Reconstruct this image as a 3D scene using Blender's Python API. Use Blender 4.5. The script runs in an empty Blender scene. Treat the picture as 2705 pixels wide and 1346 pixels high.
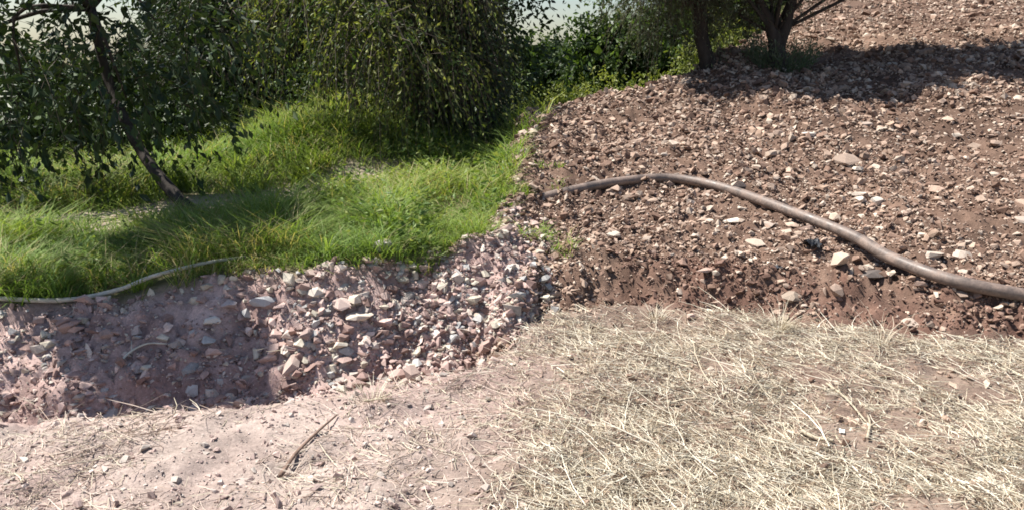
import bpy, bmesh, math
import numpy as np
from mathutils import Vector, Matrix

# ------------------------------------------------------------------ camera, sky, sun, exposure
scene = bpy.context.scene
CAM_H, PITCH, FPX = 1.6, math.radians(14.0), 800.0
cam_data = bpy.data.cameras.new('camera')
cam = bpy.data.objects.new('camera', cam_data)
scene.collection.objects.link(cam)
cam.location = (0, 0, CAM_H)
cam.rotation_euler = (math.pi/2 - PITCH, 0, 0)
cam_data.sensor_width = 36.0
cam_data.lens = 36.0*FPX/1024.0
cam_data.clip_start, cam_data.clip_end = 0.05, 3000
scene.camera = cam

SUN_EL = math.radians(60.0)
SUN_H = Vector((-0.95, 0.31, 0)).normalized()            # horizontal direction towards the sun
world = bpy.data.worlds.new('World'); scene.world = world; world.use_nodes = True
wn = world.node_tree.nodes; wl = world.node_tree.links
for n in list(wn): wn.remove(n)
sky = wn.new('ShaderNodeTexSky'); sky.sky_type = 'NISHITA'; sky.sun_disc = False
sky.sun_elevation = SUN_EL
sky.sun_rotation = math.atan2(SUN_H.x, SUN_H.y)
sky.air_density, sky.dust_density, sky.ozone_density = 1.0, 1.0, 1.0
bgn = wn.new('ShaderNodeBackground'); bgn.inputs['Strength'].default_value = 0.065
wo = wn.new('ShaderNodeOutputWorld')
wl.new(sky.outputs[0], bgn.inputs['Color']); wl.new(bgn.outputs[0], wo.inputs['Surface'])

sd = bpy.data.lights.new('sun', 'SUN'); sd.energy = 5.0; sd.angle = math.radians(0.53); sd.color = (1.0, 0.95, 0.87)
sun = bpy.data.objects.new('sun', sd); scene.collection.objects.link(sun)
sun_vec = (SUN_H*math.cos(SUN_EL) + Vector((0, 0, math.sin(SUN_EL))))
sun.rotation_euler = sun_vec.to_track_quat('Z', 'Y').to_euler()
sun.location = sun_vec*60

scene.view_settings.view_transform = 'Standard'
scene.view_settings.look = 'None'
scene.view_settings.exposure = 1.0
scene.view_settings.gamma = 1.0
scene.view_settings.use_curve_mapping = False
scene.cycles.use_denoising = True
scene.cycles.max_bounces = 8
scene.cycles.filter_width = 1.7

COL = scene.collection
rng = np.random.default_rng(7)

# ------------------------------------------------------------------ small helpers
def sstep(a, b, x):
    t = np.clip((x-a)/(b-a), 0, 1); return t*t*(3-2*t)

_perm = np.random.default_rng(3).random((256, 256))
def vnoise(x, y):
    xi = np.floor(x).astype(int); yi = np.floor(y).astype(int)
    fx = x-xi; fy = y-yi
    fx = fx*fx*fx*(fx*(fx*6-15)+10); fy = fy*fy*fy*(fy*(fy*6-15)+10)
    g = lambda i, j: _perm[i % 256, j % 256]
    a = g(xi, yi)*(1-fx)+g(xi+1, yi)*fx
    b = g(xi, yi+1)*(1-fx)+g(xi+1, yi+1)*fx
    return (a*(1-fy)+b*fy)*2-1
def fbm(x, y, f=1.0, octv=4, gain=0.5, seed=0.0):
    x = np.asarray(x, float); y = np.asarray(y, float)
    s = 0; a = 1.0
    for k in range(octv):
        c, sn = math.cos(0.6*k+.3), math.sin(0.6*k+.3)
        s = s + a*vnoise((x*c-y*sn)*f+17.3*k+seed, (x*sn+y*c)*f-9.1*k+seed*1.7)
        f *= 2.03; a *= gain
    return s

def link(o, parent=None):
    COL.objects.link(o)
    if parent is not None: o.parent = parent
    return o
def tag(o, label=None, cat=None, group=None, kind=None):
    if label: o['label'] = label
    if cat: o['category'] = cat
    if group: o['group'] = group
    if kind: o['kind'] = kind
    return o
def empty(name, loc):
    o = bpy.data.objects.new(name, None); o.location = loc; o.empty_display_size = .1
    return link(o)

def mesh_np(name, V, F, mat, parent=None, cols=None, smooth=False, offset=None):
    """V (n,3); F (m,k) one face size; cols (n,3) point colours."""
    V = np.asarray(V, np.float32); F = np.asarray(F, np.int32)
    me = bpy.data.meshes.new(name)
    n, (m, k) = len(V), F.shape
    me.vertices.add(n); me.vertices.foreach_set('co', V.ravel())
    me.loops.add(m*k); me.loops.foreach_set('vertex_index', F.ravel())
    me.polygons.add(m)
    me.polygons.foreach_set('loop_start', np.arange(0, m*k, k, dtype=np.int32))
    me.polygons.foreach_set('use_smooth', np.full(m, bool(smooth)))
    if cols is not None:
        at_ = me.attributes.new('Col', 'FLOAT_COLOR', 'POINT')
        c = np.ones((n, 4), np.float32); c[:, :3] = cols
        at_.data.foreach_set('color', c.ravel())
    me.update(calc_edges=True); me.validate()
    if mat: me.materials.append(mat)
    o = bpy.data.objects.new(name, me)
    if offset is not None: o.location = offset
    return link(o, parent)

class Soup:
    """collects triangle soup with colours"""
    def __init__(s): s.V = []; s.F = []; s.C = []; s.n = 0
    def add(s, V, F, C):
        V = np.asarray(V, np.float32).reshape(-1, 3); F = np.asarray(F, np.int64)
        C = np.broadcast_to(np.asarray(C, np.float32), V.shape)
        s.V.append(V); s.F.append(F+s.n); s.C.append(C); s.n += len(V)
    def build(s, name, mat, parent=None, smooth=False, offset=(0, 0, 0)):
        off = np.asarray(offset, np.float32)
        return mesh_np(name, np.concatenate(s.V)-off, np.concatenate(s.F), mat, parent, np.concatenate(s.C), smooth)

def rand_rot(n, rg):
    q = rg.normal(size=(n, 4)); q /= np.linalg.norm(q, axis=1)[:, None]
    w, x, y, z = q.T
    return np.stack([np.stack([1-2*(y*y+z*z), 2*(x*y-z*w), 2*(x*z+y*w)], -1),
                     np.stack([2*(x*y+z*w), 1-2*(x*x+z*z), 2*(y*z-x*w)], -1),
                     np.stack([2*(x*z-y*w), 2*(y*z+x*w), 1-2*(x*x+y*y)], -1)], 1)

# ------------------------------------------------------------------ materials
def new_mat(name):
    m = bpy.data.materials.new(name); m.use_nodes = True
    nt = m.node_tree
    for n in list(nt.nodes): nt.nodes.remove(n)
    out = nt.nodes.new('ShaderNodeOutputMaterial')
    return m, nt, out
def noise_node(nt, scale, detail=5, rough=.6, coord=None):
    n = nt.nodes.new('ShaderNodeTexNoise'); n.inputs['Scale'].default_value = scale
    n.inputs['Detail'].default_value = detail; n.inputs['Roughness'].default_value = rough
    if coord: nt.links.new(coord, n.inputs['Vector'])
    return n
def ramp_val(nt, src, a, b, lo, hi):
    r = nt.nodes.new('ShaderNodeMapRange'); nt.links.new(src, r.inputs['Value'])
    r.inputs['From Min'].default_value = a; r.inputs['From Max'].default_value = b
    r.inputs['To Min'].default_value = lo; r.inputs['To Max'].default_value = hi
    return r.outputs[0]
def mul_col(nt, col, fac):
    m = nt.nodes.new('ShaderNodeVectorMath'); m.operation = 'SCALE'
    nt.links.new(col, m.inputs[0]); nt.links.new(fac, m.inputs['Scale'])
    return m.outputs[0]

def soil_mat(name, s1=55, s2=260, bump=.5, lo=.66, hi=1.28):
    m, nt, out = new_mat(name)
    b = nt.nodes.new('ShaderNodeBsdfPrincipled'); b.inputs['Roughness'].default_value = .95
    b.inputs['Specular IOR Level'].default_value = .15
    at_ = nt.nodes.new('ShaderNodeAttribute'); at_.attribute_name = 'Col'
    tc = nt.nodes.new('ShaderNodeTexCoord').outputs['Object']
    n1 = noise_node(nt, s1, 6, .7, tc); n2 = noise_node(nt, s2, 3, .6, tc)
    c = mul_col(nt, at_.outputs['Color'], ramp_val(nt, n1.outputs[0], .3, .7, lo, hi))
    c = mul_col(nt, c, ramp_val(nt, n2.outputs[0], .3, .7, .8, 1.18))
    nt.links.new(c, b.inputs['Base Color'])
    bp = nt.nodes.new('ShaderNodeBump'); bp.inputs['Strength'].default_value = bump; bp.inputs['Distance'].default_value = .02
    ad = nt.nodes.new('ShaderNodeMath'); ad.operation = 'ADD'
    nt.links.new(n1.outputs[0], ad.inputs[0]); nt.links.new(n2.outputs[0], ad.inputs[1])
    nt.links.new(ad.outputs[0], bp.inputs['Height']); nt.links.new(bp.outputs[0], b.inputs['Normal'])
    nt.links.new(b.outputs[0], out.inputs['Surface'])
    return m

def leaf_mat(name, trans=.35, rough=.5, spec=.25, tint=(1.25, 1.25, .55)):
    m, nt, out = new_mat(name)
    at_ = nt.nodes.new('ShaderNodeAttribute'); at_.attribute_name = 'Col'
    b = nt.nodes.new('ShaderNodeBsdfPrincipled'); b.inputs['Roughness'].default_value = rough
    b.inputs['Specular IOR Level'].default_value = spec
    nt.links.new(at_.outputs['Color'], b.inputs['Base Color'])
    t = nt.nodes.new('ShaderNodeBsdfTranslucent')
    mm = nt.nodes.new('ShaderNodeVectorMath'); mm.operation = 'MULTIPLY'
    nt.links.new(at_.outputs['Color'], mm.inputs[0]); mm.inputs[1].default_value = tint
    nt.links.new(mm.outputs[0], t.inputs['Color'])
    mx = nt.nodes.new('ShaderNodeMixShader'); mx.inputs[0].default_value = trans
    nt.links.new(b.outputs[0], mx.inputs[1]); nt.links.new(t.outputs[0], mx.inputs[2])
    nt.links.new(mx.outputs[0], out.inputs['Surface'])
    return m

def stone_mat(name, ramp=None):
    """attribute-coloured when ramp is None, else a colour picked per object"""
    m, nt, out = new_mat(name)
    b = nt.nodes.new('ShaderNodeBsdfPrincipled'); b.inputs['Roughness'].default_value = .85
    b.inputs['Specular IOR Level'].default_value = .25
    tc = nt.nodes.new('ShaderNodeTexCoord').outputs['Object']
    if ramp is None:
        a = nt.nodes.new('ShaderNodeAttribute'); a.attribute_name = 'Col'; base = a.outputs['Color']
    else:
        oi = nt.nodes.new('ShaderNodeObjectInfo'); r = nt.nodes.new('ShaderNodeValToRGB')
        nt.links.new(oi.outputs['Random'], r.inputs[0]); r.color_ramp.interpolation = 'CONSTANT'
        el = r.color_ramp.elements
        while len(el) < len(ramp): el.new(.5)
        for k, c in enumerate(ramp):
            el[k].position = k/len(ramp); el[k].color = (*c, 1)
        base = r.outputs[0]
    n1 = noise_node(nt, 30, 6, .7, tc); n2 = noise_node(nt, 160, 3, .6, tc)
    c = mul_col(nt, base, ramp_val(nt, n1.outputs[0], .3, .7, .7, 1.22))
    c = mul_col(nt, c, ramp_val(nt, n2.outputs[0], .3, .7, .86, 1.12))
    nt.links.new(c, b.inputs['Base Color'])
    bp = nt.nodes.new('ShaderNodeBump'); bp.inputs['Strength'].default_value = .4; bp.inputs['Distance'].default_value = .008
    nt.links.new(n1.outputs[0], bp.inputs['Height']); nt.links.new(bp.outputs[0], b.inputs['Normal'])
    nt.links.new(b.outputs[0], out.inputs['Surface'])
    return m

def plain_mat(name, col, rough=.7, scale=25, lo=.7, hi=1.2, bump=.3, stretch=None, spec=.3):
    m, nt, out = new_mat(name)
    b = nt.nodes.new('ShaderNodeBsdfPrincipled'); b.inputs['Roughness'].default_value = rough
    b.inputs['Specular IOR Level'].default_value = spec
    tc = nt.nodes.new('ShaderNodeTexCoord').outputs['Object']
    if stretch:
        mp = nt.nodes.new('ShaderNodeMapping'); mp.inputs['Scale'].default_value = stretch
        nt.links.new(tc, mp.inputs['Vector']); tc = mp.outputs[0]
    n1 = noise_node(nt, scale, 6, .65, tc)
    rgb = nt.nodes.new('ShaderNodeRGB'); rgb.outputs[0].default_value = (*col, 1)
    nt.links.new(mul_col(nt, rgb.outputs[0], ramp_val(nt, n1.outputs[0], .3, .7, lo, hi)), b.inputs['Base Color'])
    bp = nt.nodes.new('ShaderNodeBump'); bp.inputs['Strength'].default_value = bump; bp.inputs['Distance'].default_value = .01
    nt.links.new(n1.outputs[0], bp.inputs['Height']); nt.links.new(bp.outputs[0], b.inputs['Normal'])
    nt.links.new(b.outputs[0], out.inputs['Surface'])
    return m

M = {}
M['soil'] = soil_mat('soil')
M['gravel'] = stone_mat('gravel')
M['stone_slope'] = stone_mat('slope_stone', [(.30, .225, .18), (.40, .32, .26), (.24, .17, .14), (.46, .385, .32), (.34, .25, .20), (.42, .34, .285), (.28, .205, .165), (.50, .43, .36)])
M['stone_bank'] = stone_mat('bank_stone', [(.38, .30, .265), (.44, .34, .295), (.32, .24, .215), (.50, .42, .35), (.40, .28, .245), (.36, .31, .28)])
M['leaf'] = leaf_mat('leaf')
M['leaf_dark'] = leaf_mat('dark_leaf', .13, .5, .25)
M['grass'] = leaf_mat('grass_blade', .4, .6, .25, (1.2, 1.2, .5))
M['straw'] = leaf_mat('straw', .12, .7, .2, (1, 1, .9))
M['bark'] = plain_mat('bark', (.05, .041, .035), .9, 14, .5, 1.5, .9, (1, 1, .3))
M['bark_pale'] = plain_mat('pale_bark', (.20, .17, .14), .9, 16, .5, 1.4, .9, (1, 1, .3))
M['stick'] = plain_mat('weathered_stick', (.42, .36, .27), .85, 40, .7, 1.2, .5)
M['stick_dark'] = plain_mat('brown_stick', (.20, .135, .105), .9, 40, .6, 1.3, .6)
M['pale_pole'] = plain_mat('pale_pole', (.55, .52, .44), .7, 20, .75, 1.15, .3)

# ------------------------------------------------------------------ terrain
XF = [-30, -9, -3.2, -2.2, -1.8, -1.35, -1.0, -.67, -.32, -.08, .16, .75, 1.5, 2.2, 2.9, 5, 9, 30]
YF = [3.1, 3.1, 3.2, 3.28, 3.42, 3.44, 3.58, 3.74, 3.82, 4.02, 4.75, 5.0, 4.85, 4.5, 4.35, 4.1, 3.8, 3.6]
def foot(x):
    return np.interp(x, XF, YF) + .05*fbm(x, x*0+3.3, 1.7, 3) 
def left_weight(x):
    return 1-sstep(-.25, .2, x)
def bank_top(x):       # height of the top edge of the dug bank on the left
    return np.interp(x, [-9, -3.2, -2.4, -1.67, -.85, 0], [.2, .2, .19, .31, .38, .38])
def crest(x):
    xx = np.clip(x, 0, 9); return 8.9 + .36*xx + .17*xx*xx
def base_height(x, y):
    x = np.asarray(x, float); y = np.asarray(y, float)
    f = foot(x); d = y-f
    td = .26*(1-sstep(-.25, .12, x))
    zt = bank_top(x)
    w1 = .10+.05*fbm(x, y*0, 2.2, 2, .5, 5)
    zl = -td*sstep(0, w1, d)
    e = .58+.10*fbm(x, y*0, 1.5, 2, .5, 9)
    zl = zl + (zt+td)*np.clip((d-e)/(1.3-e), 0, 1)**.85
    zl = zl + .025*np.clip(d-1.3, 0, 8) 
    zl = zl + .44*np.exp(-((x+2.25)/1.15)**2)*sstep(7.0, 9.8, y)
    zl = zl + .07*sstep(.0, .25, y-(7.0+.55*(x+2.9)))*sstep(-3.6, -2.6, x)*sstep(-.6, -1.4, x)   # low ledge with the bare strip
    bh = .15+.05*fbm(x, y*0, 2.6, 3, .5, 2)
    zr = bh*sstep(0, .34, d) + .2*np.clip(d-.2, 0, None)
    over = np.clip(y-crest(x), 0, None)
    zr = np.where(over > 0, zr-.46*over*sstep(0, 1.6, over)-.06*over, zr)
    zr = np.maximum(zr, .1-.0*y) if False else np.where(zr < .2, np.where(d > 2, .2, zr), zr)
    zr = np.where(zr > 3.0, 3.0+(zr-3.0)*.25, zr)
    zr = np.minimum(zr, 6)
    w = left_weight(x)
    far = sstep(12, 30, y)
    zl = zl*(1-far)+.3*far
    return w*zl+(1-w)*zr
def region(x, y):
    """soft masks: track, bank, grass, slope"""
    n = .12*fbm(x, y, 2.3, 3, .5, 21)
    d = y-foot(x)
    wl_ = 1-sstep(-.14, .06, x+2.0*n)
    front = 1-sstep(-.03, .06, d+.25*n)
    bank = (1-front)*wl_*(1-sstep(1.18, 1.34, d+.7*n))
    grass = (1-front-bank)*wl_
    slope = (1-front)*(1-wl_)
    return front, bank, grass, slope
def height(x, y):
    x = np.asarray(x, float); y = np.asarray(y, float)
    z = base_height(x, y)
    fr, bk, gr, sl = region(x, y)
    near = 1-sstep(9, 22, y)
    z = z + fr*(.03*fbm(x, y, 1.6, 3, .5, 1)+.020*fbm(x, y, 7, 4, .6, 2))
    z = z + bk*(.05*fbm(x, y, 2.6, 3, .55, 3)+.05*np.abs(fbm(x, y, 9, 4, .65, 4)))
    z = z + gr*(.03*fbm(x, y, 1.5, 3, .5, 6))*near
    z = z + sl*(.06*fbm(x, y, .9, 3, .5, 7)+.05*np.abs(fbm(x, y, 5, 4, .65, 8))-.02)*near
    cut = sl*sstep(-.02, .05, y-foot(x))*(1-sstep(.3, .75, y-foot(x)))
    z = z + cut*(.035*fbm(x, y, 5, 3, .6, 11)+.035*np.abs(fbm(x, y, 14, 3, .6, 12)))
    return z
def hgt(x, y): return float(height(np.array([x]), np.array([y]))[0])

CF = Vector((0, math.cos(PITCH), -math.sin(PITCH))); CU = Vector((0, math.sin(PITCH), math.cos(PITCH)))
def at(px, py):
    """the ground point seen in this direction (helper for measuring places)"""
    d = CF + Vector((1, 0, 0))*((px-512)/FPX) + CU*((254.5-py)/FPX)
    t = np.linspace(1.5, 40, 9000)
    X, Y, Z = d.x*t, d.y*t, CAM_H+d.z*t
    below = np.nonzero(Z < base_height(X, Y))[0]
    i = below[0] if len(below) else len(t)-1
    return float(X[i]), float(Y[i])

def axis_pts(fine, lim, step, growth, far):
    a = list(np.arange(-lim, lim+1e-6, step)); s = step; p = a[-1]
    while p < far: s *= growth; p += s; a.append(p)
    s = step; p = a[0]; b = []
    while p > -far: s *= growth; p -= s; b.append(p)
    return np.array(b[::-1]+a)
gx = axis_pts(0, 3.6, .028, 1.07, 700)
gy = [0.9]
while gy[-1] < 16: gy.append(gy[-1]+max(.012, .0065*gy[-1]))
while gy[-1] < 1200: gy.append(gy[-1]*1.06)
gy = np.array([-300, -60, -12, -4, -1, 0, .5]+gy)
GX, GY = np.meshgrid(gx, gy)
GZ = height(GX, GY)
nx, ny = len(gx), len(gy)

fr, bk, gr, sl = region(GX, GY)
def mixc(a, b, t): return a[None, None, :]*(1-t[..., None])+b[None, None, :]*t[..., None]
c3 = lambda *a: np.array(a)
nA = .5+.5*np.clip(fbm(GX, GY, .9, 4, .55, 31), -1, 1); nB = .5+.5*np.clip(fbm(GX, GY, 4, 4, .6, 32), -1, 1)
nC = .5+.5*np.clip(fbm(GX, GY, 14, 3, .6, 33), -1, 1)
pink = mixc(c3(.31, .22, .20), c3(.38, .31, .275), nA)
pink = pink*(.82+.36*nB)[..., None]
brown = mixc(c3(.19, .135, .108), c3(.27, .205, .165), nB)
wl2 = 1-sstep(-.5, .5, GX+.5*(nA-.5))
track_c = pink*wl2[..., None]+brown*(1-wl2)[..., None]
dd = GY-foot(GX)
bank_c = mixc(c3(.32, .215, .195), c3(.52, .385, .35), nB)*(.8+.4*nC)[..., None]
grass_c = mixc(c3(.10, .095, .05), c3(.17, .15, .08), nB)
lane = np.maximum(np.exp(-((GY-(7.05+.45*(GX+2.9)))/.28)**2)*sstep(-5.5, -4.0, GX)*(1-sstep(-1.4, -.7, GX)), np.exp(-(((GX+3.15)/.75)**2+((GY-6.35)/.5)**2)))
grass_c = mixc(c3(0, 0, 0), c3(.44, .36, .29), lane)+grass_c*(1-lane)[..., None]
slope_c = mixc(c3(.105, .066, .049), c3(.185, .122, .092), nB)*(.8+.4*nA)[..., None]*(.82+.36*nC)[..., None]
red = (1-sstep(.15, .55, dd+.5*(nB-.5)))*sstep(.3, 1.6, GX+1.2*(nA-.5))
slope_c = slope_c*(1-red)[..., None]+mixc(c3(.125, .070, .053), c3(.20, .12, .092), nB)*red[..., None]
beyond = sstep(.5, 2.5, GY-crest(GX))*(1-left_weight(GX))
slope_c = slope_c*(1-beyond)[..., None]+c3(.10, .13, .04)*beyond[..., None]
GC = fr[..., None]*track_c+bk[..., None]*bank_c+gr[..., None]*grass_c+sl[..., None]*slope_c
idx = np.arange(nx*ny).reshape(ny, nx)
quads = np.stack([idx[:-1, :-1], idx[:-1, 1:], idx[1:, 1:], idx[1:, :-1]], -1).reshape(-1, 4)
lab = np.argmax(np.stack([fr, bk, gr, sl], -1), -1)
lab = np.where(GY > 26, 4, lab)
qlab = lab[:-1, :-1].reshape(-1)
ALLV = np.stack([GX, GY, GZ], -1).reshape(-1, 3); ALLC = GC.reshape(-1, 3)
ground = {}
for k, (nm, lb) in enumerate([('dirt_track', 'pale pink and straw littered bare earth across the foreground'), ('dug_bank', 'dug reddish bank with stones above a shallow trench'),
                              ('grass_field', 'green grassy ground under the trees'), ('stony_slope', 'brown stony hillside rising behind the cut bank'),
                              ('far_ground', 'flat ground far behind the trees')]):
    q = quads[qlab == k]
    used, inv = np.unique(q, return_inverse=True)
    ground[nm] = tag(mesh_np(nm, ALLV[used], inv.reshape(-1, 4), M['soil'], None, ALLC[used], True), lb, kind='structure')

# ------------------------------------------------------------------ stones
def hull_rock(rg, npts, flat=.7, long=1.3):
    bm = bmesh.new()
    p = rg.normal(size=(npts, 3)); p /= np.linalg.norm(p, axis=1)[:, None]
    p *= rg.uniform(.82, 1.08, (npts, 1)); p *= np.array([long, 1.0, flat])
    for v in p: bm.verts.new(v)
    r = bmesh.ops.convex_hull(bm, input=bm.verts)
    bmesh.ops.delete(bm, geom=[g for g in set(r['geom_interior']+r['geom_unused']) if isinstance(g, bmesh.types.BMVert)], context='VERTS')
    bmesh.ops.recalc_face_normals(bm, faces=bm.faces)
    bmesh.ops.triangulate(bm, faces=bm.faces)
    bm.verts.ensure_lookup_table()
    V = np.array([v.co[:] for v in bm.verts]); F = np.array([[v.index for v in f.verts] for f in bm.faces])
    bm.free(); return V, F
rg = np.random.default_rng(11)
PEB = [hull_rock(rg, 11, rg.uniform(.55, .9), rg.uniform(1, 1.6)) for _ in range(14)]
ROCK = [hull_rock(rg, n_, rg.uniform(.55, .85), rg.uniform(1.05, 1.6)) for n_ in (13, 15, 17, 20, 24, 26, 15, 18, 22, 14, 16, 26)]

def scatter_pebbles(name, parent, X, Y, S, C, sink=.25, seed=1):
    rg = np.random.default_rng(seed); n = len(X)
    Z = height(X, Y)+S*(.5-sink)*.9
    R = rand_rot(n, rg); which = rg.integers(0, len(PEB), n)
    sp = Soup()
    for k, (V, F) in enumerate(PEB):
        I = np.nonzero(which == k)[0]
        if not len(I): continue
        sc = S[I, None]*rg.uniform(.75, 1.25, (len(I), 3))*.55
        P = np.einsum('nij,nvj->nvi', R[I], V[None]*sc[:, None, :])
        P[:, :, 2] *= .8
        P += np.stack([X[I], Y[I], Z[I]], -1)[:, None, :]
        nv = len(V)
        FF = (F[None]+(np.arange(len(I))*nv)[:, None, None]).reshape(-1, 3)
        sp.add(P.reshape(-1, 3), FF, np.repeat(C[I], nv, axis=0))
    o = sp.build(name, M['gravel'], parent); o['kind'] = 'stuff'
    return o
def pick_cols(n, pal, rg, var=.15):
    pal = np.array(pal); c = pal[rg.integers(0, len(pal), n)]
    return c*rg.uniform(1-var, 1+var, (n, 1))
PAL_SLOPE = [(.32, .225, .17), (.185, .118, .088), (.40, .30, .235), (.25, .165, .125), (.49, .40, .325), (.165, .103, .076), (.35, .255, .20)]
PAL_BANK = [(.46, .34, .305), (.40, .295, .265), (.54, .43, .385), (.34, .235, .21), (.50, .44, .39), (.44, .315, .28), (.28, .19, .17), (.38, .37, .36), (.50, .45, .37), (.24, .16, .14)]

# gravel over the slope
rg = np.random.default_rng(21)
N = 205000
Y = 4.3*np.exp(rg.random(N)*math.log(17.5/4.3)); X = -0.3+rg.random(N)*(.80*Y+1.4)
d = Y-foot(X); keep = (region(X, Y)[3] > .5) & (d > .03) & (Y < crest(X)+.8)
redz = (d < .42)
keep &= (.72+.55*fbm(X, Y, 1.4, 3, .5, 41)) > rg.random(N)*.95
X, Y = X[keep], Y[keep]
S = np.clip(.0125*rg.pareto(2.4, len(X))+.0145, .0145, .08)*np.clip(Y/6.5, .8, 1.6)
cc = pick_cols(len(X), PAL_SLOPE, rg, .22)
rz_ = ((Y-foot(X)) < .38+.2*fbm(X, Y, 2, 2, .5, 44)) & (rg.random(len(X)) < .7) & (X > .7)
cc[rz_] = pick_cols(int(rz_.sum()), [(.15, .088, .067), (.20, .122, .095), (.26, .172, .135), (.13, .075, .057)], rg, .15)
scatter_pebbles('gravel', ground['stony_slope'], X, Y, S, cc, .34, 5)
# rubble on the dug bank
N = 46000
X = np.concatenate([rg.uniform(-4.7, .15, N-16000), rg.uniform(-1.3, .2, 16000)]); Y = foot(X)+rg.uniform(.0, 1.6, N)
keep = (region(X, Y)[1] > .3) & ((.6+.6*fbm(X, Y, 2.2, 3, .5, 42)) > rg.random(N)*1.0)
X, Y = X[keep], Y[keep]
S = np.clip(.011*rg.pareto(1.9, len(X))+.009, .009, .085)
Xa = rg.uniform(-.75, .3, 7000); Ya = rg.uniform(4.4, 6.1, 7000)
keep = (region(Xa, Ya)[2] < .75) & (region(Xa, Ya)[0] < .5)
X = np.concatenate([X, Xa[keep]]); Y = np.concatenate([Y, Ya[keep]])
S = np.concatenate([S, np.clip(.012*rg.pareto(2.0, int(keep.sum()))+.012, .012, .075)])
scatter_pebbles('rubble', ground['dug_bank'], X, Y, S, pick_cols(len(X), PAL_BANK, rg, .22), .46, 6)
# crumbs on the track
N = 30000
Y = 2.0*np.exp(rg.random(N)*math.log(5/2.0)); X = rg.uniform(-1, 1, N)*(.8*Y+1.2)
keep = region(X, Y)[0] > .6
X, Y = X[keep], Y[keep]
S = np.clip(.006*rg.pareto(2.0, len(X))+.006, .006, .045)
cl = pick_cols(len(X), [(.44, .335, .30), (.38, .285, .26), (.50, .42, .38), (.42, .37, .33)], rg); cr = pick_cols(len(X), PAL_SLOPE, rg)
t = sstep(-.4, .4, X)[:, None]
scatter_pebbles('soil_crumb', ground['dirt_track'], X, Y, S, cl*(1-t)+cr*t, .42, 8)

ROCK_ME = {}
def rock_mesh(k, mat):
    if (k, mat) not in ROCK_ME:
        V, F = ROCK[k]
        o = mesh_np('stone', V*.5, F, M[mat]); ROCK_ME[(k, mat)] = o.data
        bpy.data.objects.remove(o)
    return ROCK_ME[(k, mat)]
def stone(parent, x, y, size, k, mat, rz, tilt=0, sink=.3, sc=(1, 1, 1), name='stone'):
    o = bpy.data.objects.new(name, rock_mesh(k, mat))
    o.location = (x, y, hgt(x, y)+size*(.36-sink))
    o.rotation_euler = (tilt, tilt*.6, rz); o.scale = (size*sc[0], size*sc[1], size*sc[2])
    return link(o, parent)
rg = np.random.default_rng(33)
n = 0
while n < 280:
    y = 4.5*math.exp(rg.random()*math.log(11/4.5)); x = -.1+rg.random()*(.68*y+.1)
    d = y-float(foot(x))
    if d < .06 or region(np.array([x]), np.array([y]))[3][0] < .6 or y > crest(x)-.2: continue
    s = float(np.clip(.035+.022*rg.pareto(2.6), .04, .14))*(1 if y < 7 else 1.2)
    stone(ground['stony_slope'], x, y, s, int(rg.integers(0, len(ROCK))), 'stone_slope', rg.random()*6.28, rg.normal()*.35)
    n += 1
n = 0
while n < 190:
    x = rg.uniform(-3.4, .05); y = float(foot(x))+rg.uniform(.25, 1.3)
    r = region(np.array([x]), np.array([y]))
    if r[1][0] < .6: continue
    dens = .25+.75*math.exp(-((x+1.15)/.55)**2)+.5*math.exp(-((x+.5)/.3)**2)
    if rg.random() > dens: continue
    s = float(np.clip(.035+.02*rg.pareto(2.4), .04, .13))
    stone(ground['dug_bank'], x, y, s, int(rg.integers(0, len(ROCK))), 'stone_bank', rg.random()*6.28, rg.normal()*.4)
    n += 1

# stones that stand out enough to be told apart
def big_stone(px, py, size, k, rz, label, col, sc=(1, 1, 1), tilt=.1, group=None):
    x, y = at(px, py)
    mname = 'stone_%d_%d' % (px, py)
    M[mname] = plain_mat('stone', col, .85, 30, .75, 1.2, .4)
    o = stone(None, x, y, size, k, mname, rz, tilt, .12, sc, 'boulder' if size > .2 else 'stone')
    return tag(o, label, 'stone', group)
big_stone(839, 277, .155, 9, 1.9, 'upright pale pinkish wedge shaped stone just below the pipe', (.52, .41, .33), (.62, .75, 1.5), .15)
big_stone(771, 160, .15, 5, .4, 'rounded tan stone lying alone on the slope above the pipe', (.42, .33, .26), (1.1, .9, .9))
big_stone(845, 163, .16, 4, 2.2, 'rounded brown stone beside a flat pale stone high on the slope', (.34, .26, .21), (1.1, .9, .9))
big_stone(858, 165, .13, 2, 1.1, 'flat pale stone touching the rounded brown stone on the slope', (.50, .43, .36), (1.1, .9, .55))
big_stone(809, 139, .13, 1, .2, 'long white stone lying flat high on the stony slope', (.62, .57, .51), (1.3, .6, .5))
big_stone(774, 138, .16, 10, .9, 'squarish brown stone below the tree shadow', (.33, .25, .20), (1, .9, .8))
big_stone(862, 193, .13, 7, 2.6, 'whitish stone on top of the small pile right of the slope', (.55, .48, .41), (1.2, .8, .7))
big_stone(877, 199, .11, 11, .6, 'rounded pale stone at the right end of the small pile', (.54, .48, .42))
big_stone(861, 201, .12, 3, 1.4, 'pale stone leaning at the foot of the small pile', (.53, .45, .38), (1.2, .8, .7))
big_stone(835, 213, .13, 8, .9, 'smooth tan cobble just above the middle of the pipe', (.47, .37, .29), (.9, .8, 1))
big_stone(686, 178, .085, 6, .3, 'small white block just behind the top of the pipe bend', (.60, .54, .48), (.8, .8, 1.1))
big_stone(733, 222, .11, 0, 2.9, 'white pointed stone in the rubble below the pipe bend', (.60, .54, .46), (1, .8, .9))
big_stone(695, 240, .11, 9, 1.2, 'pale triangular stone in the rubble at the left', (.48, .40, .33), (1, .8, .9))
big_stone(754, 249, .10, 4, 2.0, 'oval buff pebble among rubble under the pipe', (.47, .38, .31), (1.3, .8, .7))
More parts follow.
